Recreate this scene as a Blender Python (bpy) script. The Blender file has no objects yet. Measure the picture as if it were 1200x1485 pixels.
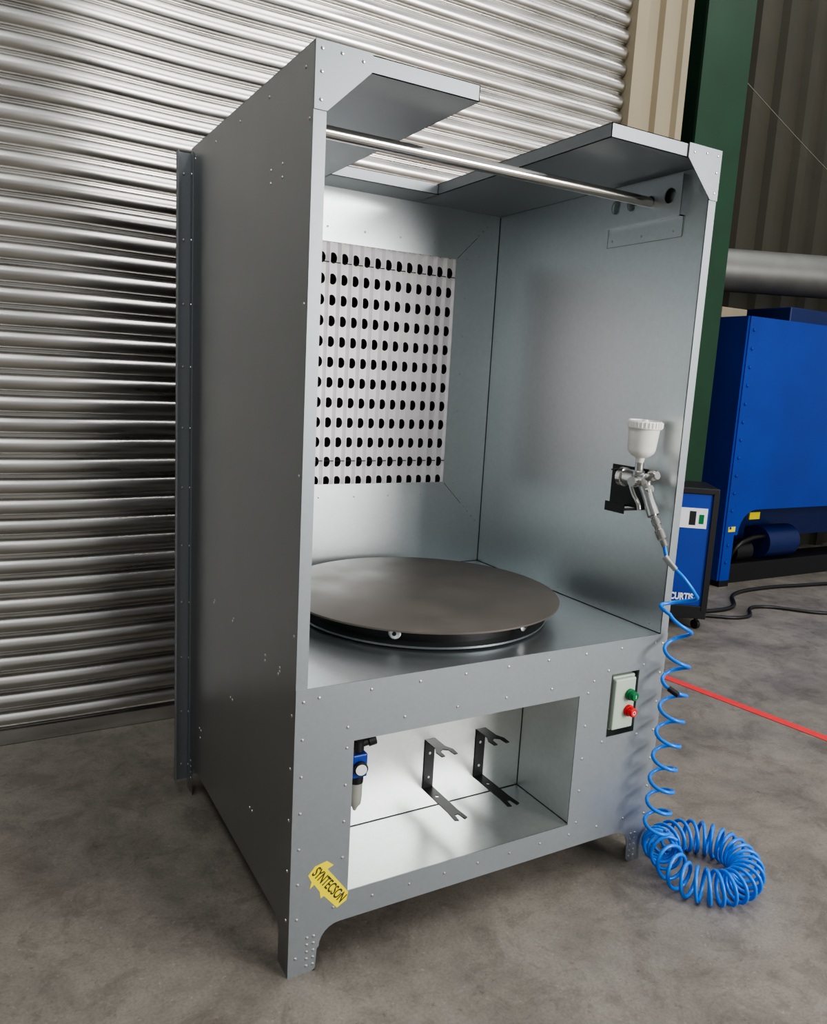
import bpy, bmesh, math, random
from mathutils import Vector, Matrix
random.seed(4)
C=bpy.context.scene.collection
try:
    bpy.context.scene.view_settings.look='AgX - Medium High Contrast'
except Exception: pass
# ------------------------------------------------------------------ helpers
def link(o,parent=None):
    C.objects.link(o)
    if parent: o.parent=parent
    return o
def empty(name,loc=(0,0,0)):
    e=bpy.data.objects.new(name,None); e.empty_display_size=.1; e.location=loc; C.objects.link(e); return e
def mk(name,vs,fs,mat,parent=None,smooth=False,bevel=0):
    me=bpy.data.meshes.new(name); me.from_pydata([tuple(v) for v in vs],[],fs)
    bm=bmesh.new(); bm.from_mesh(me); bmesh.ops.recalc_face_normals(bm,faces=bm.faces); bm.to_mesh(me); bm.free()
    me.materials.append(mat)
    if smooth:
        for p in me.polygons: p.use_smooth=True
        try: me.set_sharp_from_angle(angle=math.radians(40))
        except Exception: pass
    o=bpy.data.objects.new(name,me); link(o,parent)
    if bevel:
        m=o.modifiers.new("bev",'BEVEL'); m.width=bevel; m.segments=2; m.limit_method='ANGLE'
    return o
def boxv(x0,x1,y0,y1,z0,z1):
    return [(x,y,z) for x in (x0,x1) for y in (y0,y1) for z in (z0,z1)],[(0,1,3,2),(4,6,7,5),(0,4,5,1),(2,3,7,6),(0,2,6,4),(1,5,7,3)]
def box(name,x0,x1,y0,y1,z0,z1,mat,parent=None,bevel=0):
    v,f=boxv(x0,x1,y0,y1,z0,z1); return mk(name,v,f,mat,parent,False,bevel)
def multibox(name,lst,mat,parent=None,bevel=0):
    vs=[];fs=[]
    for b in lst:
        v,f=boxv(*b); n=len(vs); vs+=v; fs+=[tuple(i+n for i in q) for q in f]
    return mk(name,vs,fs,mat,parent,False,bevel)
def circ(cx,cy,r,n=20): return [(cx+r*math.cos(2*math.pi*i/n),cy+r*math.sin(2*math.pi*i/n)) for i in range(n)]
def rect(a,b,c,d): return [(a,c),(b,c),(b,d),(a,d)]
def sheet(name,outer,holes,th,axis,pos,mat,parent=None):
    cu=bpy.data.curves.new(name,'CURVE'); cu.dimensions='2D'; cu.fill_mode='BOTH'; cu.extrude=th/2
    for loop in [outer]+holes:
        s=cu.splines.new('POLY'); s.points.add(len(loop)-1)
        for i,(u,v) in enumerate(loop): s.points[i].co=(u,v,0,1)
        s.use_cyclic_u=True
    t=bpy.data.objects.new("t",cu); C.objects.link(t)
    bpy.context.view_layer.update()
    dg=bpy.context.evaluated_depsgraph_get(); me=bpy.data.meshes.new_from_object(t.evaluated_get(dg))
    bpy.data.objects.remove(t)
    for v in me.vertices:
        u,w,h=v.co
        v.co={'y':(u,pos+h,w),'x':(pos+h,u,w),'z':(u,w,pos+h)}[axis]
    bm=bmesh.new(); bm.from_mesh(me); bmesh.ops.remove_doubles(bm,verts=bm.verts,dist=1e-5); bmesh.ops.recalc_face_normals(bm,faces=bm.faces); bm.to_mesh(me); bm.free()
    me.materials.clear(); me.materials.append(mat); me.name=name
    for p in me.polygons: p.use_smooth=False
    return link(bpy.data.objects.new(name,me),parent)
def tube(name,pts,r,mat,parent=None,cyc=False,res=6,kind='POLY'):
    cu=bpy.data.curves.new(name,'CURVE'); cu.dimensions='3D'; cu.bevel_depth=r; cu.bevel_resolution=res//2; cu.use_fill_caps=True
    if kind=='POLY':
        s=cu.splines.new('POLY'); s.points.add(len(pts)-1)
        for i,p in enumerate(pts): s.points[i].co=(*p,1)
    else:
        s=cu.splines.new('BEZIER'); s.bezier_points.add(len(pts)-1)
        for i,p in enumerate(pts):
            b=s.bezier_points[i]; b.co=p; b.handle_left_type=b.handle_right_type='AUTO'
        s.resolution_u=10
    s.use_cyclic_u=cyc
    t=bpy.data.objects.new("t",cu); C.objects.link(t); bpy.context.view_layer.update()
    dg=bpy.context.evaluated_depsgraph_get(); me=bpy.data.meshes.new_from_object(t.evaluated_get(dg)); bpy.data.objects.remove(t)
    me.materials.clear(); me.materials.append(mat)
    for p in me.polygons: p.use_smooth=True
    return link(bpy.data.objects.new(name,me),parent)
def lathe(name,prof,p0,d,mat,parent=None,n=28):
    """prof: list of (r,h) along direction d from p0"""
    d=Vector(d).normalized(); q=d.to_track_quat('Z','Y'); p0=Vector(p0); vs=[];fs=[]
    for r,h in prof:
        for i in range(n):
            a=2*math.pi*i/n; vs.append(p0+q@Vector((r*math.cos(a),r*math.sin(a),h)))
    for j in range(len(prof)-1):
        for i in range(n):
            k=(i+1)%n; fs.append((j*n+i,j*n+k,(j+1)*n+k,(j+1)*n+i))
    fs.append(tuple(range(n))); fs.append(tuple((len(prof)-1)*n+i for i in range(n)))
    return mk(name,vs,fs,mat,parent,True)
def cyl(name,p0,p1,r,mat,parent=None,n=20):
    p0=Vector(p0);p1=Vector(p1); return lathe(name,[(r,0),(r,(p1-p0).length)],p0,p1-p0,mat,parent,n)
def screws(name,pts,mat,parent,r=.0042,h=.0022):
    vs=[];fs=[]
    for p,nrm in pts:
        nrm=Vector(nrm); q=nrm.to_track_quat('Z','Y'); p=Vector(p); b=len(vs); n=8
        for rr,hh in ((r,0),(r*.85,h*.7),(r*.4,h)):
            for i in range(n):
                a=2*math.pi*i/n; vs.append(p+q@Vector((rr*math.cos(a),rr*math.sin(a),hh)))
        for j in range(2):
            for i in range(n):
                k=(i+1)%n; fs.append((b+j*n+i,b+j*n+k,b+(j+1)*n+k,b+(j+1)*n+i))
        fs.append(tuple(b+2*n+i for i in range(n)))
    return mk(name,vs,fs,mat,parent,True)
def par(o,e): o.parent=e; o.matrix_parent_inverse=Matrix.Translation(-e.location); return o
def srgb(r,g,b):
    f=lambda c:(c/255/12.92 if c/255<=.04045 else ((c/255+.055)/1.055)**2.4); return (f(r),f(g),f(b),1)
# ------------------------------------------------------------------ materials
def mat(name,col,metal=0,rough=.5,var=0,scale=8,rvar=0,bump=0,bscale=60,stretch=(1,1,1),detail=4,spec=.5):
    m=bpy.data.materials.new(name); m.use_nodes=True; nt=m.node_tree; b=nt.nodes['Principled BSDF']
    b.inputs['Base Color'].default_value=col; b.inputs['Metallic'].default_value=metal; b.inputs['Roughness'].default_value=rough
    b.inputs['Specular IOR Level'].default_value=spec
    tc=nt.nodes.new('ShaderNodeTexCoord'); mp=nt.nodes.new('ShaderNodeMapping'); mp.inputs['Scale'].default_value=stretch
    nt.links.new(tc.outputs['Object'],mp.inputs['Vector'])
    if var or rvar:
        n=nt.nodes.new('ShaderNodeTexNoise'); n.inputs['Scale'].default_value=scale; n.inputs['Detail'].default_value=detail
        nt.links.new(mp.outputs[0],n.inputs['Vector'])
        if var:
            r=nt.nodes.new('ShaderNodeValToRGB'); r.color_ramp.elements[0].position=.3; r.color_ramp.elements[1].position=.7
            r.color_ramp.elements[0].color=tuple(c*(1-var) for c in col[:3])+(1,); r.color_ramp.elements[1].color=tuple(min(1,c*(1+var)) for c in col[:3])+(1,)
            nt.links.new(n.outputs['Fac'],r.inputs['Fac']); nt.links.new(r.outputs[0],b.inputs['Base Color'])
        if rvar:
            mr=nt.nodes.new('ShaderNodeMapRange'); mr.inputs['To Min'].default_value=rough-rvar; mr.inputs['To Max'].default_value=rough+rvar
            mr.inputs['From Min'].default_value=.3; mr.inputs['From Max'].default_value=.7
            nt.links.new(n.outputs['Fac'],mr.inputs['Value']); nt.links.new(mr.outputs[0],b.inputs['Roughness'])
    if bump:
        n2=nt.nodes.new('ShaderNodeTexNoise'); n2.inputs['Scale'].default_value=bscale; n2.inputs['Detail'].default_value=3
        bp=nt.nodes.new('ShaderNodeBump'); bp.inputs['Strength'].default_value=bump; bp.inputs['Distance'].default_value=.002
        nt.links.new(mp.outputs[0],n2.inputs['Vector']); nt.links.new(n2.outputs['Fac'],bp.inputs['Height']); nt.links.new(bp.outputs[0],b.inputs['Normal'])
    return m
galv=mat("galvanised_steel",(.40,.415,.42,1),1,.34,.02,6)
galv_in=mat("galvanised_steel_inner",(.635,.675,.685,1),1,.38,.025,60,.0,.08,2.0)
galv_frame=mat("grey_sheet_edge",(.30,.325,.34,1),.7,.46,.03,70,.02)
screwm=mat("zinc_screw",(.6,.6,.6,1),1,.3)
shut_m=mat("shutter_steel",(.60,.585,.56,1),1,.31,.14,3,.05,0,8,(1,1,6))
conc=mat("concrete",srgb(128,123,118),0,.55)
white_f=mat("filter_paper",srgb(252,247,249),0,.9,.02,30)
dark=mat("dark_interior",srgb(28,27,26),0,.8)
tt_m=mat("turntable_steel",srgb(104,98,92),.35,.48,.14,6,.08)
tt_edge=mat("turntable_base",srgb(120,124,126),.8,.4)
chrome=mat("chrome",(.62,.6,.57,1),1,.18)
blackm=mat("black_powdercoat",srgb(20,20,22),0,.45)
bluehose=mat("blue_hose",srgb(20,120,225),0,.3)
cupw=mat("white_cup",srgb(240,238,232),0,.45,.04,25)
alu=mat("brushed_aluminium",(.65,.65,.64,1),1,.28)
swb=mat("switch_box_plastic",srgb(176,190,176),0,.5)
grn=mat("green_button",srgb(10,110,60),0,.35)
redm=mat("red_button",srgb(215,30,35),0,.35)
yel=mat("yellow_sticker",srgb(240,220,20),0,.5)
stext=mat("sticker_text",srgb(50,50,40),0,.6)
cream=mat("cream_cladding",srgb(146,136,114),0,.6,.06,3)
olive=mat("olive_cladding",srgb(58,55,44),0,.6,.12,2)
dgreen=mat("green_column_paint",srgb(16,56,33),0,.5,.15,4)
bluem=mat("blue_machine_paint",srgb(14,52,145),0,.42,.12,2)
dblue=mat("dark_blue_paint",srgb(10,30,82),0,.45,.1,3)
ductm=mat("duct_steel",(.18,.18,.17,1),.65,.5,.1,5)
redline=mat("red_floor_paint",srgb(225,60,60),0,.5,.06,20)
whitem=mat("white_label",srgb(225,228,230),0,.5)
wirem=mat("wire_grey",srgb(120,118,108),0,.5)
nt=conc.node_tree; b=nt.nodes['Principled BSDF']; tc=nt.nodes.new('ShaderNodeTexCoord')
def noise(sc,det,ro=.6,dist=0):
    n=nt.nodes.new('ShaderNodeTexNoise'); n.inputs['Scale'].default_value=sc; n.inputs['Detail'].default_value=det; n.inputs['Roughness'].default_value=ro; n.inputs['Distortion'].default_value=dist
    nt.links.new(tc.outputs['Object'],n.inputs['Vector']); return n
def ramp(inp,p0,c0,p1,c1):
    r=nt.nodes.new('ShaderNodeValToRGB'); r.color_ramp.elements[0].position=p0; r.color_ramp.elements[0].color=c0; r.color_ramp.elements[1].position=p1; r.color_ramp.elements[1].color=c1
    nt.links.new(inp,r.inputs['Fac']); return r
def mul(a,b_,f):
    m=nt.nodes.new('ShaderNodeMix'); m.data_type='RGBA'; m.blend_type='MULTIPLY'; m.inputs[0].default_value=f
    nt.links.new(a,m.inputs[6]); nt.links.new(b_,m.inputs[7]); return m.outputs[2]
r1=ramp(noise(2.2,9,.72,.3).outputs['Fac'],.36,srgb(106,100,93),.62,srgb(138,132,123))
r2=ramp(noise(7.0,10,.8,.6).outputs['Fac'],.42,(.58,.56,.54,1),.50,(1,1,1,1))
r3=ramp(noise(120,4).outputs['Fac'],.3,(.74,.74,.74,1),.6,(1,1,1,1))
r4=ramp(noise(22,7,.75).outputs['Fac'],.34,(.5,.48,.45,1),.40,(1,1,1,1))
r5=ramp(noise(60,3,.5).outputs['Fac'],.68,(1,1,1,1),.73,(1.3,1.3,1.27,1))
nt.links.new(mul(mul(mul(mul(r1.outputs[0],r2.outputs[0],.45),r3.outputs[0],.8),r4.outputs[0],.6),r5.outputs[0],1),b.inputs['Base Color'])
rr=ramp(noise(3,6).outputs['Fac'],.35,(.38,.38,.38,1),.7,(.54,.54,.54,1)); nt.links.new(rr.outputs[0],b.inputs['Roughness'])
# ------------------------------------------------------------------ camera
cam=bpy.data.objects.new("camera",bpy.data.cameras.new("camera")); C.objects.link(cam); bpy.context.scene.camera=cam
a,bb,c=1.4027,.0547,-.5222
M=Matrix.Rotation(c,3,'Z')@Matrix.Rotation(a,3,'X')@Matrix.Rotation(bb,3,'Z')
cam.matrix_world=Matrix.Translation((-.6615,-1.664,1.5184))@M.to_4x4()
cam.data.sensor_fit='HORIZONTAL'; cam.data.sensor_width=36; cam.data.lens=36*1142.46/1200; cam.data.clip_start=.02
# ------------------------------------------------------------------ floor + walls
mk("floor",[(-6,-8,0),(13,-8,0),(13,6,0),(-6,6,0)],[(0,1,2,3)],conc)
def bulge(x,z):
    s=math.sin(math.pi*z/4.4)**.7 if 0<z<4.4 else 0
    return -(.045*math.exp(-((x+.35)/.36)**2)+.012*math.exp(-((x-.75)/.35)**2))*s
shutter=empty("roller_shutter_door",(-.6,1.66,0))
vs=[];fs=[];pitch=.078;nx=90;x0,x1=-3.6,2.36
prof=[(0,.008),(.004,.008),(.006,-.004),(.016,-.013),(.030,-.019),(.044,-.019),(.057,-.013),(.066,-.004),(.069,.005),(.0705,.012),(.0765,.012)]
rows=[]
for k in range(58):
    for z,y in prof: rows.append((k*pitch+z+.06,y))
for z,y in rows:
    for i in range(nx+1):
        x=x0+(x1-x0)*i/nx; vs.append((x,1.66+y+bulge(x,z),z))
for j in range(len(rows)-1):
    for i in range(nx):
        q=j*(nx+1)+i; fs.append((q,q+1,q+nx+2,q+nx+1))
par(mk("slats",vs,fs,shut_m,None,True),shutter)
par(box("bottom_rail",x0,x1,1.635,1.675,0.002,.06,shut_m),shutter)
par(multibox("side_guide",[(2.36,2.44,1.60,1.72,0,5)],cream),shutter)
def cladding(name,x0,x1,y,z0,z1,pitch,depth,m):
    vs=[];fs=[];pts=[];x=x0
    while x<x1:
        for dx,dy in ((0,0),(.5,0),(.6,-depth),(.9,-depth)): pts.append((x+dx*pitch,y+dy))
        x+=pitch
    for (px,py) in pts: vs+= [(px,py,z0),(px,py,z1)]
    for i in range(len(pts)-1): fs.append((2*i,2*i+2,2*i+3,2*i+1))
    return mk(name,vs,fs,m)
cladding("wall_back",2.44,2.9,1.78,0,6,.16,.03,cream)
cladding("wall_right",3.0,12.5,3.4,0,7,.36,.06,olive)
colm=empty("steel_column",(3.85,2.4,0))
par(multibox("i_section",[(3.63,4.08,2.32,2.34,0,7),(3.845,3.865,2.34,2.72,0,7),(3.63,4.08,2.72,2.74,0,7)],dgreen),colm)
# ------------------------------------------------------------------ booth
W,D,H,T,TZ=1.242,1.03,2.2,.03,.771
booth=empty("spray_booth",(0,0,0))
def arc(cx,cz,r,a0,a1,n=6): return [(cx+r*math.cos(math.radians(a0+(a1-a0)*i/n)),cz+r*math.sin(math.radians(a0+(a1-a0)*i/n))) for i in range(n+1)]
side=[(0,0),(.07,0),(.07,.08)]+arc(.11,.08,.04,180,90)+[(D-.1,.12)]+arc(D-.1,.08,.04,90,0)+[(D-.06,.0),(D,0),(D,H),(0,H)]
for s,x in (("left",.001),("right",W-.001)):
    sheet("side_skin_"+s,side,[],.002,'x',x,galv,booth)
for s,x in (("left",T-.001),("right",W-T+.001)):
    sheet("inner_skin_"+s,rect(.001,D,.125,H-.001),[],.002,'x',x,galv_in,booth)
for s,xa,xb in (("left",0.0,T),("right",W-T,W)):
    box("front_return_"+s,xa,xb,-.001,.003,.7,H,galv_frame,booth)
    box("top_return_"+s,xa,xb,0,D,H-.001,H+.0005,galv_frame,booth)
FX0,FX1,FZ0,FZ1=.222,1.02,1.107,1.983
sheet("back_panel",rect(.002,W-.002,.05,H),[rect(FX0,FX1,FZ0,FZ1)],.004,'y',D,galv_in,booth)
g=.085
sheet("filter_frame",rect(FX0-g,FX1+g,FZ0-g,FZ1+g),[rect(FX0+.004,FX1-.004,FZ0+.004,FZ1-.004)],.003,'y',D-.004,galv_in,booth)
multibox("unseen_dark_plenum",[(.15,W-.15,D+.30,D+.304,FZ0-.1,FZ1+.1),(.15,.154,D+.003,D+.304,FZ0-.1,FZ1+.1),(W-.154,W-.15,D+.003,D+.304,FZ0-.1,FZ1+.1),(.15,W-.15,D+.003,D+.304,FZ0-.104,FZ0-.1),(.15,W-.15,D+.003,D+.304,FZ1+.1,FZ1+.104)],dark,booth)  # unseen dark-coloured box added behind the filter so its holes look dark
for s,xa,xb,xl in (("left",-.048,0,-.048),("right",W,W+.048,W+.046)):
    box("rear_flange_"+s,xa,xb,D-.002,D+.001,.04,2.185,galv_frame,booth)
    box("rear_flange_lip_"+s,xl,xl+.002,D-.028,D,.04,2.185,galv_frame,booth)
box("rear_seam_strip",-.003,-.0002,D-.03,D,.04,2.185,galv_frame,booth)
L3=.414
def tray(name,x0,x1,y0,y1):
    multibox(name,[(x0,x1,y0,y1,H-.037,H-.035),(x0,x1,y0,y1,H-.002,H),(x0,x1,y0,y0+.002,H-.037,H),(x1-.002,x1,y0,y1,H-.037,H),(x0,x0+.002,y0,y1,H-.037,H)],galv_frame,booth)
tray("canopy_left",T,L3,.001,D-.003); tray("canopy_right",2*L3,W-T,.001,D-.003); tray("canopy_rear",L3,2*L3,.873,D-.003)
gl=[(0,H+.001),(.132,H+.001),(.132,H-.037),(.03,H-.135),(0,H-.135)]
sheet("gusset_left",gl,[],.003,'y',-.003,galv_frame,booth)
sheet("gusset_right",[(W-x,z) for x,z in gl],[],.003,'y',-.003,galv_frame,booth)
box("table_top",T,W-T,0,D-.002,TZ-.003,TZ,galv_in,booth)
ap=[(0,0),(.075,0)]+arc(.075-.012+.0,.012,.012,-90,0,4)+[(.078,.06)]+arc(.138,.065,.055,180,90)+[(W-.138,.12)]+arc(W-.138,.065,.055,90,0)+[(W-.08,.012),(W-.068,0),(W,0),(W,TZ+.001),(0,TZ+.001)]
OX0,OX1,OZ0,OZ1=.159,.897,.20,.616
sheet("front_apron",ap,[rect(OX0,OX1,OZ0,OZ1),rect(1.02,1.1345,.463,.665)],.003,'y',-.0015,galv_frame,booth)
CY=.268
multibox("compartment_lining",[(OX0-.006,OX1+.012,.0,CY,OZ0-.008,OZ0-.004),(OX0-.006,OX1+.012,CY,CY+.002,OZ0-.008,.66),(OX0-.008,OX0-.006,0,CY,OZ0-.008,.66),(OX1+.01,OX1+.012,0,CY,OZ0-.008,.66),(OX0-.006,OX1+.012,0,CY,.655,.66)],mat("compartment_zinc",(.70,.73,.72,1),.9,.36,.03,60),booth)
for p in ([(OX1+.0095,CY-.001,OZ0-.003),(OX1+.0095,CY-.001,.65)],[(OX0,CY-.001,OZ0-.003),(OX1+.01,CY-.001,OZ0-.003)],[(OX1+.0095,CY,OZ0-.003),(OX1+.0095,.0,OZ0-.003)]): tube("lining_seam",p,.001,dark,booth)
box("cabinet_underside",.03,W-.03,.003,D-.005,.13,.134,galv,booth)
multibox("switch_recess",[(1.0,1.15,.09,.092,.45,.68),(1.0,1.002,0,.09,.45,.68),(1.148,1.15,0,.09,.45,.68),(1.0,1.15,0,.09,.45,.452),(1.0,1.15,0,.09,.678,.68)],galv_in,booth)
S=[]; F=(0,-1,0)
def row(p0,p1,n,nr):
    p0=Vector(p0);p1=Vector(p1)
    for i in range(n): S.append((p0.lerp(p1,i/(n-1) if n>1 else 0),nr))
yf=-.003
row((.06,yf,.745),(W-.05,yf,.745),9,F); row((.02,yf,.74),(.02,yf,.16),7,F); row((W-.018,yf,.74),(W-.018,yf,.16),7,F)
row((.14,yf,.655),(.95,yf,.655),6,F); row((.14,yf,.6),(.14,yf,.2),5,F); row((.93,yf,.62),(.93,yf,.2),5,F)
row((.12,yf,.165),(1.13,yf,.165),10,F); row((1.005,yf,.68),(1.15,yf,.68),2,F); row((1.005,yf,.45),(1.15,yf,.45),2,F)
for x in (.05,.068): row((x,yf,.02),(x,yf,.1),5,F); row((W-x,yf,.02),(W-x,yf,.1),5,F)
S.append(((.02,yf,.05),F))
for x0_,sg in ((0,1),(W,-1)):
    for dx,dz in ((.015,.015),(.06,.015),(.11,.02),(.015,.06),(.015,.115)): S.append(((x0_+sg*dx,-.005,H-dz),F))
L=(-1,0,0)
row((0,.02,.15),(0,.02,.7),5,L); row((0,.02,.9),(0,.02,2.05),4,L); row((0,.05,H-.04),(0,D-.05,H-.04),5,L)
row((-.003,D-.015,.1),(-.003,D-.015,2.12),11,L); row((-.025,D-.004,.1),(-.025,D-.004,2.12),11,F)
for (y,z) in ((.18,1.99),(.18,1.96),(.26,1.99),(.26,1.96),(.11,.78),(.11,.79),(.22,.785),(.22,.77),(.12,.77),(.5,.8),(.51,.79),(.7,.8),(.71,.79),(.5,.55),(.52,.55),(.85,.3),(.87,.3),(.86,.27),(.3,.3),(.32,.3)): S.append(((0,y,z),L))
for i in range(4):
    for j in range(2): S.append(((0,D-.02-.022*j,.06+.022*i),L))
yb=D-.0055
for z in (FZ1+.045,FZ0-.045): row((FX0-.04,yb,z),(FX1+.04,yb,z),7,F)
for x in (FX0-.045,FX1+.045): row((x,yb,FZ0),(x,yb,FZ1),7,F)
for k in range(5): S.append(((FX1+.085+.02*k,D-.003,FZ0-.08-.02*k),F)); S.append(((FX1+.06+.018*k,D-.0055 if k<1 else D-.003,FZ1+.06+.018*k),F))
row((W-T,.05,TZ+.02),(W-T,.95,TZ+.02),5,L)
screws("screws",S,screwm,booth)
for sx,x in ((1,FX1),(-1,FX0)):
    for sz,z in ((1,FZ1),(-1,FZ0)):
        tube("frame_mitre",[(x,D-.0056,z),(x+sx*g,D-.0056,z+sz*g)],.0008,dark,booth)
tube("rear_seal",[(T,D-.003,TZ+.0005),(W-T,D-.003,TZ+.0005)],.0012,dark,booth)
tube("corner_seal",[(W-T-.0005,D-.003,TZ),(W-T-.0005,D-.003,H-.04)],.0012,dark,booth)
tube("bench_seal",[(W-T-.001,0,TZ+.0008),(W-T-.001,D,TZ+.0008)],.0012,dark,booth)
# ------------------------------------------------------------------ pleated filter
flt=empty("pleated_paint_filter",(.6,D,1.5)); vs=[];fs=[]
P=.0453; nP=int(round((FX1-FX0)/P)); P=(FX1-FX0)/nP; RH=(FZ1-FZ0)/12.0; dep=.012; N=24
for k in range(nP):
    xa=FX0+k*P; xm=xa+P*.76; xb=xa+P
    yA,yM=D-.004,D-.004+dep
    def facet(xs,ys,xe,ye,holed):
        if not holed:
            b0=len(vs); vs.extend([(xs,ys,FZ0),(xe,ye,FZ0),(xe,ye,FZ1),(xs,ys,FZ1)]); fs.append((b0,b0+1,b0+2,b0+3)); return
        z=FZ0-RH*.3
        while z<FZ1-.002:
            z0=max(z,FZ0); z1=min(z+RH,FZ1); cz=z+RH/2; r=.0192; wl=math.hypot(xe-xs,ye-ys)
            b0=len(vs)
            for i in range(N):
                a=2*math.pi*i/N; cc=max(math.cos(a),-.6); u=.44+min(r*cc/wl,.53); w=min(max(cz+r*math.sin(a),z0),z1)
                vs.append((xs+(xe-xs)*u,ys+(ye-ys)*u,w))
            for i in range(N):
                a=2*math.pi*i/N; cx_,sx_=math.cos(a),math.sin(a); m=max(abs(cx_),abs(sx_))
                u=.5+.5*cx_/m; w=min(max(cz+RH/2*sx_/m,z0),z1); vs.append((xs+(xe-xs)*u,ys+(ye-ys)*u,w))
            for i in range(N):
                q=(i+1)%N; fs.append((b0+i,b0+q,b0+N+q,b0+N+i))
            z+=RH
    facet(xa,yA,xm,yM,True)
    facet(xm,yM,xb,yA,False)
par(mk("pleated_paper",vs,fs,white_f),flt)
for z in (FZ0+RH*1.25,FZ1-RH*1.0):
    par(tube("added_slit_rod",[(FX0,D-.001,z),(FX1,D-.001,z)],.0016,dark),flt)  # dark rod added through the pleats, shows as slit dashes in the paper
# ------------------------------------------------------------------ turntable
tt=empty("turntable",(.62,.49,TZ)); tcx,tcy=.62,.49
par(lathe("top_disc",[(.448,0),(.451,.001),(.451,.006),(.448,.007)],(tcx,tcy,.834),(0,0,1),tt_m,None,96),tt)
par(lathe("base_plate",[(.408,0),(.41,.001),(.41,.007),(.39,.008)],(tcx,tcy,TZ+.006),(0,0,1),tt_edge,None,96),tt)
par(lathe("hub",[(.05,0),(.05,.05)],(tcx,tcy,TZ+.012),(0,0,1),tt_edge),tt)
par(lathe("lower_ring",[(.36,0),(.37,.0),(.37,.035),(.36,.035)],(tcx,tcy,TZ+.014),(0,0,1),blackm,None,64),tt)
for i in range(6):
    an=math.radians(-130+60*i); d=Vector((math.cos(an),math.sin(an),0)); p=Vector((tcx,tcy,.815))+d*.385
    par(lathe("roller",[(.012,0),(.018,.003),(.018,.019),(.014,.022)],p,d,alu,None,18),tt)
    par(lathe("roller_axle",[(.006,0),(.006,.026)],p,d,blackm,None,10),tt)
par(multibox("feet",[(tcx-.2,tcx+.2,tcy-.02,tcy+.02,TZ,TZ+.006),(tcx-.02,tcx+.02,tcy-.2,tcy+.2,TZ,TZ+.006)],tt_edge),tt)
# ------------------------------------------------------------------ hanging rail + bracket
rail=empty("hanging_rail",(.62,.208,2.09))
par(cyl("rod",(T+.004,.208,2.088),(W-T-.004,.208,2.088),.0155,chrome),rail)
for s,xx,sg in (("right",W-T,-1),("left",T,1)):
    xo=xx+sg*.018
    def bk(y,z,r): return circ(y,z,r,20)
    par(sheet("rail_plate_"+s,rect(.085,.40,2.035,2.15),[bk(.13,2.095,.022),bk(.208,2.09,.017),bk(.285,2.095,.022),bk(.355,2.095,.022)],.003,'x',xo,galv_in),rail)
    par(box("rail_step_"+s,min(xo,xx),max(xo,xx),.085,.40,2.033,2.036,galv_in),rail)
    par(box("rail_flange_"+s,min(xx,xx+sg*.002),max(xx,xx+sg*.002),.085,.40,1.975,2.036,galv_in),rail)
    par(box("rail_end_"+s,min(xo,xx),max(xo,xx),.085,.088,2.033,2.15,galv_in),rail)
    fx_=xx+sg*.0022
    par(tube("flange_shadow_line_"+s,[(fx_,.085,2.034),(fx_,.085,1.975),(fx_,.40,1.975),(fx_,.40,2.034)],.0007,tt_m),rail)  # thin dark line drawn in place of the shadow outlining the flange
rs=[((W-T-.002,y,1.995),L) for y in (.12,.25,.38)]; par(screws("bracket_screws",rs,screwm,None),rail)
# ------------------------------------------------------------------ hanger hooks in compartment
for n,xc in ((0,.553),(1,.742)):
    e=empty("gun_hanger_hook",(xc,CY,.34))
    y0=CY-.001
    par(box("back_plate",xc-.018,xc+.018,y0-.003,y0,.262,.425,blackm,None,.0008),e)
    up=[(xc-.018,y0),(xc-.018,y0-.06),(xc-.03,y0-.085),(xc-.028,y0-.115),(xc-.016,y0-.115),(xc-.014,y0-.085),(xc,y0-.075),(xc+.014,y0-.085),(xc+.016,y0-.115),(xc+.028,y0-.115),(xc+.03,y0-.085),(xc+.018,y0-.06),(xc+.018,y0)]
    par(sheet("upper_fork",up,[],.003,'z',.425,blackm),e)
    lo=[(xc-.018,y0),(xc-.018,y0-.15),(xc-.022,y0-.195),(xc-.010,y0-.2),(xc-.006,y0-.17),(xc+.006,y0-.17),(xc+.010,y0-.2),(xc+.022,y0-.195),(xc+.018,y0-.15),(xc+.018,y0)]
    par(sheet("lower_fork",lo,[circ(xc,y0-.06,.006,12)],.003,'z',.264,blackm),e)
    par(screws("fixing_screws",[((xc,y0-.003,.3),F),((xc,y0-.003,.38),F)],screwm,None,.005),e)
# ------------------------------------------------------------------ filter regulator
rg=empty("air_filter_regulator",(.2,.06,.5)); rx,ry=.205,.07
par(box("mount_bar",OX0-.005,rx,ry-.012,ry+.012,.545,.557,blackm,None),rg)
par(lathe("knob",[(.014,0),(.018,.004),(.018,.03),(.014,.034)],(rx,ry,.545),(0,0,1),blackm),rg)
par(lathe("outlet",[(.012,0),(.012,.03),(.016,.03),(.016,.05)],(rx,ry,.565),(.9,-.1,.2),blackm),rg)
par(box("body",rx-.022,rx+.022,ry-.022,ry+.022,.48,.545,bluem,None,.004),rg)
par(lathe("gauge",[(.017,0),(.019,.003),(.019,.012),(.017,.014)],(rx,ry-.022,.51),(-.2,-1,0),blackm),rg)
par(lathe("gauge_face",[(.015,0),(.015,.001)],(rx-.003,ry-.0365,.51),(-.2,-1,0),whitem),rg)
par(lathe("collar",[(.02,0),(.02,.02)],(rx,ry,.46),(0,0,1),blackm),rg)
par(lathe("bowl",[(.004,-.01),(.008,0),(.016,.01),(.018,.03),(.018,.075)],(rx,ry,.388),(0,0,1),mat("clear_bowl",srgb(150,150,142),0,.2)),rg)
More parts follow.
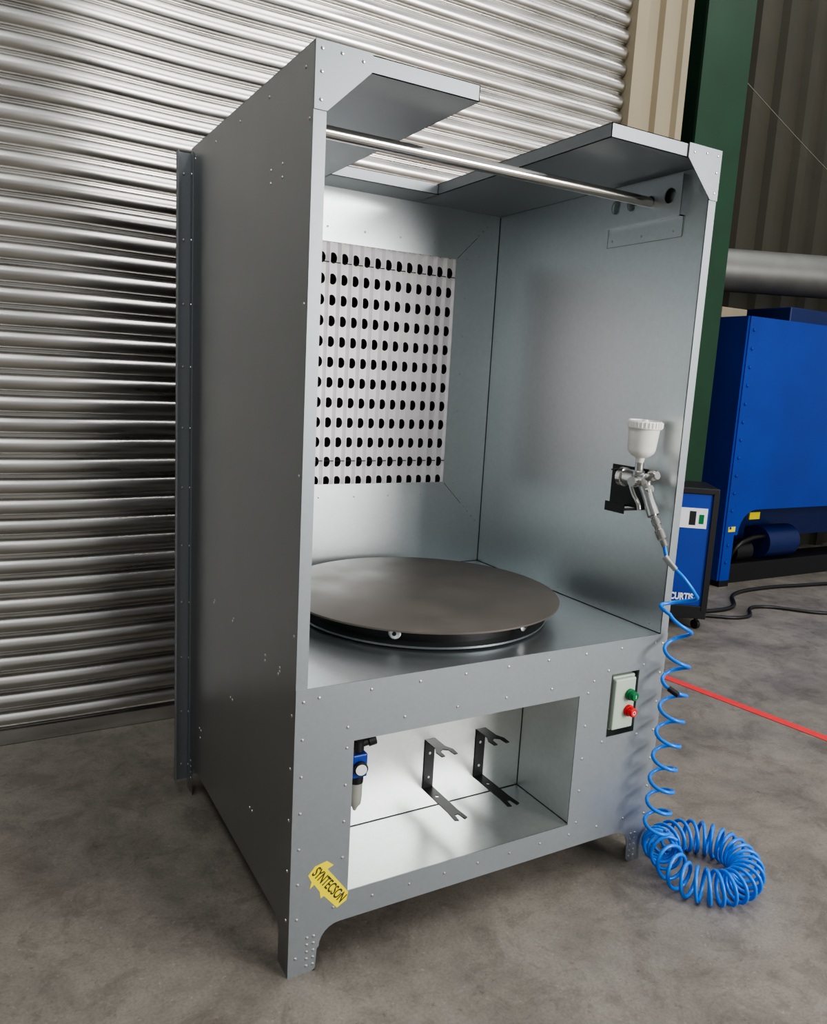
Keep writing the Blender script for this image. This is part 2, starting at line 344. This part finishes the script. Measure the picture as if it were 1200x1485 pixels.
# ------------------------------------------------------------------ switch box
sb=empty("push_button_switch_box",(1.075,.03,.57))
par(box("enclosure",1.03,1.122,.0,.088,.482,.655,swb,None,.004),sb)
par(box("lid",1.028,1.112,-.016,.0,.488,.650,swb,None,.004),sb)
for nm,z,m in (("start_button",.598,grn),("stop_button",.546,redm)):
    par(lathe(nm+"_collar",[(.018,0),(.018,.008),(.0165,.01)],(1.088,-.016,z),F,m),sb)
    par(lathe(nm,[(.0145,0),(.0145,.016),(.012,.019)],(1.088,-.024,z),F,m),sb)
par(box("start_mark",1.087,1.089,-.0445,-.043,.593,.603,whitem),sb)
par(sheet("stop_mark",[(1.088+x,.546+z) for x,z in circ(0,0,.0062,16)],[[(1.088+x,.546+z) for x,z in circ(0,0,.0045,16)]],.001,'y',-.0435,whitem),sb)
# ------------------------------------------------------------------ sticker
st=empty("logo_sticker",(.103,-.004,.225)); ang=math.radians(-52); SC=1.22
def rot(pts): return [(.106+SC*(x*math.cos(ang)-z*math.sin(ang)),.232+SC*(x*math.sin(ang)+z*math.cos(ang))) for x,z in pts]
out=[(-.062,.006),(-.05,.03),(-.03,.034),(-.034,.02),(.05,.018),(.062,.004),(.058,-.02),(.01,-.022),(.008,-.03),(-.006,-.022),(-.03,-.02),(-.03,-.032),(-.04,-.02),(-.058,-.016)]
par(sheet("sticker_film",rot(out),[],.0006,'y',-.0035,yel),st)
def text(body,size,off=.0006):
    fc=bpy.data.curves.new("t",'FONT'); fc.body=body; fc.size=size; fc.align_x='CENTER'; fc.align_y='CENTER'; fc.offset=off
    t=bpy.data.objects.new("t",fc); C.objects.link(t); bpy.context.view_layer.update()
    tm=bpy.data.meshes.new_from_object(t.evaluated_get(bpy.context.evaluated_depsgraph_get())); bpy.data.objects.remove(t); return tm
tm=text("SYNTECSON",.03)
wx=max(v.co.x for v in tm.vertices)-min(v.co.x for v in tm.vertices)
for v in tm.vertices:
    q=rot([(v.co.x*.108/wx,v.co.y*1.05)])[0]; v.co=(q[0],-.0042,q[1])
tm.materials.clear(); tm.materials.append(stext); to=bpy.data.objects.new("sticker_lettering",tm); C.objects.link(to); par(to,st)
# ------------------------------------------------------------------ spray gun
gx=1.145
gb=empty("gun_holder_bracket",(W-T,.2,1.2))
par(box("plate",W-T-.004,W-T-.0005,.12,.275,1.145,1.275,blackm,None,.001),gb)
par(multibox("arm",[(gx-.02,W-T-.001,.12,.135,1.145,1.15),(gx-.02,W-T-.001,.19,.205,1.145,1.15),(gx-.023,gx-.02,.12,.205,1.135,1.165),(gx,W-T-.001,.2,.215,1.262,1.266)],blackm),gb)
gun=empty("spray_gun",(gx,.1,1.25))
par(lathe("cup",[(.012,-.02),(.014,-.006),(.028,.0),(.038,.010),(.042,.02),(.047,.085),(.047,.088)],(gx-.01,.085,1.322),(0,-.05,1),cupw),gun)
lid=[(.049,0),(.053,.002),(.053,.020),(.049,.024),(.045,.024),(.044,.020),(.010,.020),(.009,.026),(.002,.027)]
par(lathe("cup_lid",lid,(gx-.01,.081,1.406),(0,-.05,1),cupw),gun)
rib=[]
for i in range(30):
    an=2*math.pi*i/30; rib.append((gx-.01+.053*math.cos(an),.0805+.053*math.sin(an)))
par(multibox("lid_grip_ribs",[(x-.0015,x+.0015,y-.0015,y+.0015,1.409,1.425) for x,y in rib],cupw),gun)
par(lathe("cup_stem",[(.018,0),(.018,.012),(.013,.014),(.013,.05)],(gx-.005,.09,1.262),(-.05,-.05,1),alu),gun)
par(lathe("body",[(.010,-.01),(.022,.0),(.022,.04),(.026,.042),(.026,.08),(.018,.085)],(gx,.06,1.248),(0,1,.0),alu),gun)
par(lathe("air_cap",[(.024,0),(.030,.003),(.030,.02),(.022,.024),(.009,.034)],(gx,.145,1.248),(0,1,0),chrome),gun)
par(lathe("fluid_knob",[(.010,0),(.016,.004),(.016,.028),(.012,.033)],(gx,.05,1.262),(0,-1,.25),chrome),gun)
par(lathe("pattern_knob",[(.008,0),(.015,.003),(.015,.022)],(gx-.018,.085,1.243),(-1,-.1,0),chrome),gun)
par(lathe("air_valve",[(.009,0),(.013,.002),(.013,.024)],(gx,.062,1.222),(0,-1,.1),chrome),gun)
hd=Vector((0,-.50,-.87)).normalized()
prof2=[(0,.016,.024),(.03,.015,.020),(.06,.015,.018),(.09,.016,.020),(.112,.016,.021)]
vs=[];fs=[];sd=Vector((1,0,0)); fw=hd.cross(sd)
for (s,wx_,wy_) in prof2:
    cpt=Vector((gx,.072,1.245))+hd*s
    for i in range(14):
        an=2*math.pi*i/14; vs.append(cpt+sd*wx_*math.cos(an)+fw*wy_*math.sin(an))
for j in range(4):
    for i in range(14):
        k=(i+1)%14; fs.append((j*14+i,j*14+k,(j+1)*14+k,(j+1)*14+i))
fs.append(tuple(range(14))); fs.append(tuple(4*14+i for i in range(14)))
par(mk("handle",vs,fs,alu,None,True),gun)
par(tube("trigger",[(gx,.118,1.262),(gx,.124,1.235),(gx,.108,1.2),(gx,.084,1.172),(gx,.078,1.155)],.007,chrome,None,kind='BEZIER'),gun)
hb=Vector((gx,.072,1.245))+hd*.112
hdir=Vector((0.08,-.5,-.86)).normalized()
par(lathe("inlet_connector",[(.010,0),(.010,.012),(.014,.013),(.014,.03),(.011,.032),(.011,.045),(.015,.047),(.015,.075),(.010,.08),(.010,.10)],hb,hdir,chrome,None,16),gun)
# ------------------------------------------------------------------ hose
he=hb+hdir*.10
pts=[he-hdir*.01,he+Vector((.003,-.015,-.04)),Vector((1.185,-.09,.975)),Vector((1.22,-.105,.93)),Vector((1.245,-.09,.905)),Vector((1.21,-.04,.885)),Vector((1.165,-.03,.878)),Vector((1.16,-.06,.865))]
def bez(pts,n=8):
    o=[]
    P_=[pts[0]]+pts+[pts[-1]]
    for i in range(1,len(P_)-2):
        p0,p1,p2,p3=P_[i-1],P_[i],P_[i+1],P_[i+2]
        for k in range(n):
            t=k/n; o.append(.5*((2*p1)+(-p0+p2)*t+(2*p0-5*p1+4*p2-p3)*t*t+(-p0+3*p1-3*p2+p3)*t**3))
    o.append(P_[-2]); return o
lead=bez(pts)
hel=[];turns=8.5;n=int(turns*22);cr=.040
for i in range(n+1):
    t=i/n; an=math.pi+2*math.pi*turns*(t**1.25)
    cxx=1.205+.010*math.sin(t*5); cyy=-.07-.015*t
    hel.append(Vector((cxx+cr*math.cos(an),cyy+cr*math.sin(an)*.9,.86-.72*t)))
ring=[];RT=28;RN=RT*18;RC=Vector((1.340,-.165,.054));RR=.139;cr2=.048
a0=math.radians(160)
for i in range(RN+1):
    t=i/RN; th=a0-math.radians(368)*t; ph=2*math.pi*RT*t+math.pi+.8*math.sin(t*17)
    R_=RR-.010*t+.008*math.sin(t*9); rad=Vector((math.cos(th),math.sin(th),0))
    lift=.05*max(0,1-t*6)**1.5+ (.035*max(0,(t-.88)/.12))
    ring.append(RC+rad*(R_+cr2*math.cos(ph))+Vector((0,0,cr2*math.sin(ph)+lift)))
join=bez([hel[-1],(hel[-1]+ring[0])/2+Vector((0,-.02,-.02)),ring[0]],6)
allp=lead+hel+join+ring
hose=empty("coiled_air_hose",(1.42,-.1,0))
par(tube("hose_tube",allp,.006,bluehose,None,res=6),hose)
par(lathe("hose_fitting",[(.009,0),(.009,.03),(.007,.034)],hel[60],(hel[61]-hel[59]),blackm,None,12),hose)
par(lathe("hose_spring_guard",[(.0085,0),(.0105,.05)],lead[12],-(lead[12]-lead[8]),screwm,None,12),hose)
# ------------------------------------------------------------------ compressor cabinet
cp=empty("compressor_cabinet",(3.45,1.9,0)); A=Vector((3.48,1.66,0)); fx=Vector((-.80,.60,0)); bk_=Vector((.60,.80,0))
def obox(name,u0,u1,v0,v1,z0,z1,m,bevel=0):
    vv,ff=boxv(u0,u1,v0,v1,z0,z1); return par(mk(name,[A+fx*x+bk_*y+Vector((0,0,z)) for x,y,z in vv],ff,m,None,False,bevel),cp)
obox("case",.015,.45,.01,.38,.13,.90,bluem); obox("top",0,.47,0,.4,.89,.93,blackm,.006); obox("plinth",0,.47,0,.4,.075,.16,blackm,.004)
obox("corner_post",0,.035,-.004,.02,.13,.9,blackm); obox("corner_post_2",.44,.47,-.004,.02,.13,.9,blackm)
obox("label",.06,.30,.006,.009,.67,.80,whitem)
obox("label_print",.13,.17,.004,.006,.69,.78,blackm)
obox("label_print_2",.08,.11,.004,.006,.70,.76,grn)
for u in (.05,.42):
    for v_ in (.04,.34):
        p=A+fx*u+bk_*v_; par(cyl("castor",p+Vector((-.012,0,.03)),p+Vector((.012,0,.03)),.03,blackm),cp)
        par(cyl("castor_stem",p+Vector((0,0,.045)),p+Vector((0,0,.09)),.012,blackm),cp)
tm=text("CURTIS",.062,.0025)
for v in tm.vertices: v.co=A+fx*(.165-v.co.x*.72)+bk_*.006+Vector((0,0,.215+v.co.y))
tm.materials.clear(); tm.materials.append(whitem); to=bpy.data.objects.new("case_lettering",tm); C.objects.link(to); par(to,cp)
# ------------------------------------------------------------------ big blue machine
bmx=empty("blue_extraction_unit",(5.5,2.9,0))
zt=2.12; face=[(4.55,.05),(4.66,.05),(4.66,.42)]+arc(4.90,.42,.20,180,90)+[(7.1,.62),(7.1,zt),(4.55,zt)]
par(sheet("front_panel",face,[],.02,'y',2.44,bluem),bmx)
par(sheet("side_panel",[(2.44,.05),(2.54,.05),(2.54,.6),(3.0,.62),(3.0,.05),(3.1,.05),(3.1,zt),(2.44,zt)],[],.02,'x',4.54,bluem),bmx)
par(box("top_panel",4.55,7.1,2.45,3.1,zt-.02,zt,dblue),bmx)
par(box("inner_body",4.62,7.0,2.75,3.05,.3,zt-.05,dblue),bmx)
par(box("upper_housing",5.1,7.0,2.5,3.1,zt,zt+.12,dblue,None,.01),bmx)
par(box("junction_box",4.60,4.9,2.75,2.9,zt,zt+.09,cream,None,.006),bmx)
par(box("rear_right_panel",7.08,7.1,2.45,3.1,.1,zt,bluem),bmx)
par(cyl("motor",(5.2,2.62,.3),(5.6,2.62,.3),.14,dblue),bmx); par(cyl("pump",(4.85,2.62,.24),(5.05,2.62,.24),.1,blackm),bmx)
par(tube("pump_pipe",[(4.8,2.6,.1),(4.8,2.5,.3),(4.95,2.5,.36),(5.2,2.55,.36)],.02,blackm,None,kind='BEZIER'),bmx)
par(multibox("skid",[(4.6,7.0,2.5,2.75,.1,.16),(4.55,4.66,2.43,3.1,0,.05),(4.6,7.0,2.5,2.56,.0,.1)],blackm),bmx)
sp=[((4.60,2.428,.2+.14*i),F) for i in range(14)]; par(screws("bolts",sp,bluem,None,.014,.008),bmx)
par(box("rating_plate",4.58,4.66,2.425,2.43,.45,.49,yel),bmx)
par(box("rating_plate_2",5.05,5.18,2.60,2.61,.5,.56,yel),bmx)
dc=empty("ventilation_duct",(5.3,2.8,2.6)); p0=Vector((4.35,3.15,2.53)); p1=Vector((7.2,1.95,2.53))
par(cyl("duct_pipe",p0,p1,.17,ductm,None,32),dc)
for t_ in (.12,.5): 
    q=p0.lerp(p1,t_); par(cyl("duct_clamp",q,q+(p1-p0).normalized()*.05,.178,ductm,None,32),dc)
mk("floor_marking_line",[(2.50,1.55,.002),(2.555,1.56,.002),(2.90,-.8,.002),(2.845,-.81,.002)],[(0,1,2,3)],redline)
tube("power_cable",[(3.7,1.9,.012),(4.0,1.75,.012),(4.3,1.9,.012),(4.7,1.6,.012),(5.4,1.5,.012),(6.3,1.3,.012)],.012,blackm,None,kind='BEZIER')
tube("power_cable",[(3.75,1.95,.014),(4.1,1.95,.014),(4.45,2.2,.014),(4.9,2.25,.014),(5.3,2.2,.014),(6.0,2.1,.014)],.014,blackm,None,kind='BEZIER')
tube("wall_cable",[(4.09,3.2,4.55),(5.1,3.2,4.1),(6.9,3.2,3.40),(8.2,3.2,3.0)],.004,wirem,None,kind='BEZIER')
# ------------------------------------------------------------------ light
w=bpy.data.worlds.new("world"); bpy.context.scene.world=w; w.use_nodes=True; nt=w.node_tree; bg=nt.nodes['Background']
tc=nt.nodes.new('ShaderNodeTexCoord'); sp_=nt.nodes.new('ShaderNodeSeparateXYZ'); nt.links.new(tc.outputs['Generated'],sp_.inputs[0])
cr_=nt.nodes.new('ShaderNodeValToRGB'); nt.links.new(sp_.outputs['Z'],cr_.inputs['Fac'])
e=cr_.color_ramp.elements; e[0].position=0; e[0].color=(.18,.18,.18,1); e[1].position=1; e[1].color=(.38,.40,.42,1)
x=e.new(.3); x.color=(.18,.18,.18,1)
dt=nt.nodes.new('ShaderNodeVectorMath'); dt.operation='DOT_PRODUCT'; dt.inputs[1].default_value=Vector((.6,-.8,.1)).normalized(); nt.links.new(tc.outputs['Generated'],dt.inputs[0])
mr=nt.nodes.new('ShaderNodeMapRange'); mr.inputs['From Min'].default_value=-.3; mr.inputs['From Max'].default_value=1; mr.inputs['To Min'].default_value=.8; mr.inputs['To Max'].default_value=2.4
nt.links.new(dt.outputs['Value'],mr.inputs['Value']); nt.links.new(mr.outputs[0],bg.inputs['Strength'])
nt.links.new(cr_.outputs[0],bg.inputs['Color'])
def area(name,loc,tgt,sx,sy,power,col=(1,1,1)):
    l=bpy.data.lights.new(name,'AREA'); l.shape='RECTANGLE'; l.size=sx; l.size_y=sy; l.energy=power; l.color=col
    o=bpy.data.objects.new(name,l); C.objects.link(o); o.location=loc; o.rotation_euler=(Vector(tgt)-Vector(loc)).to_track_quat('-Z','Y').to_euler(); return o
area("open_door_daylight",(4.0,-6.0,2.7),(.8,.4,1),2.4,3.0,480,(1,.98,.95))
area("rooflight",(-2.2,-1.5,6.2),(-2.2,-1.5,0),1.0,6,110,(1,.99,.97))
area("rooflight.001",(1.6,-1.0,6.2),(1.6,-1,0),.8,6,110,(1,.99,.97))
area("rooflight.002",(5.5,0,6.2),(5.5,0,0),1.0,6,110,(1,.99,.97))
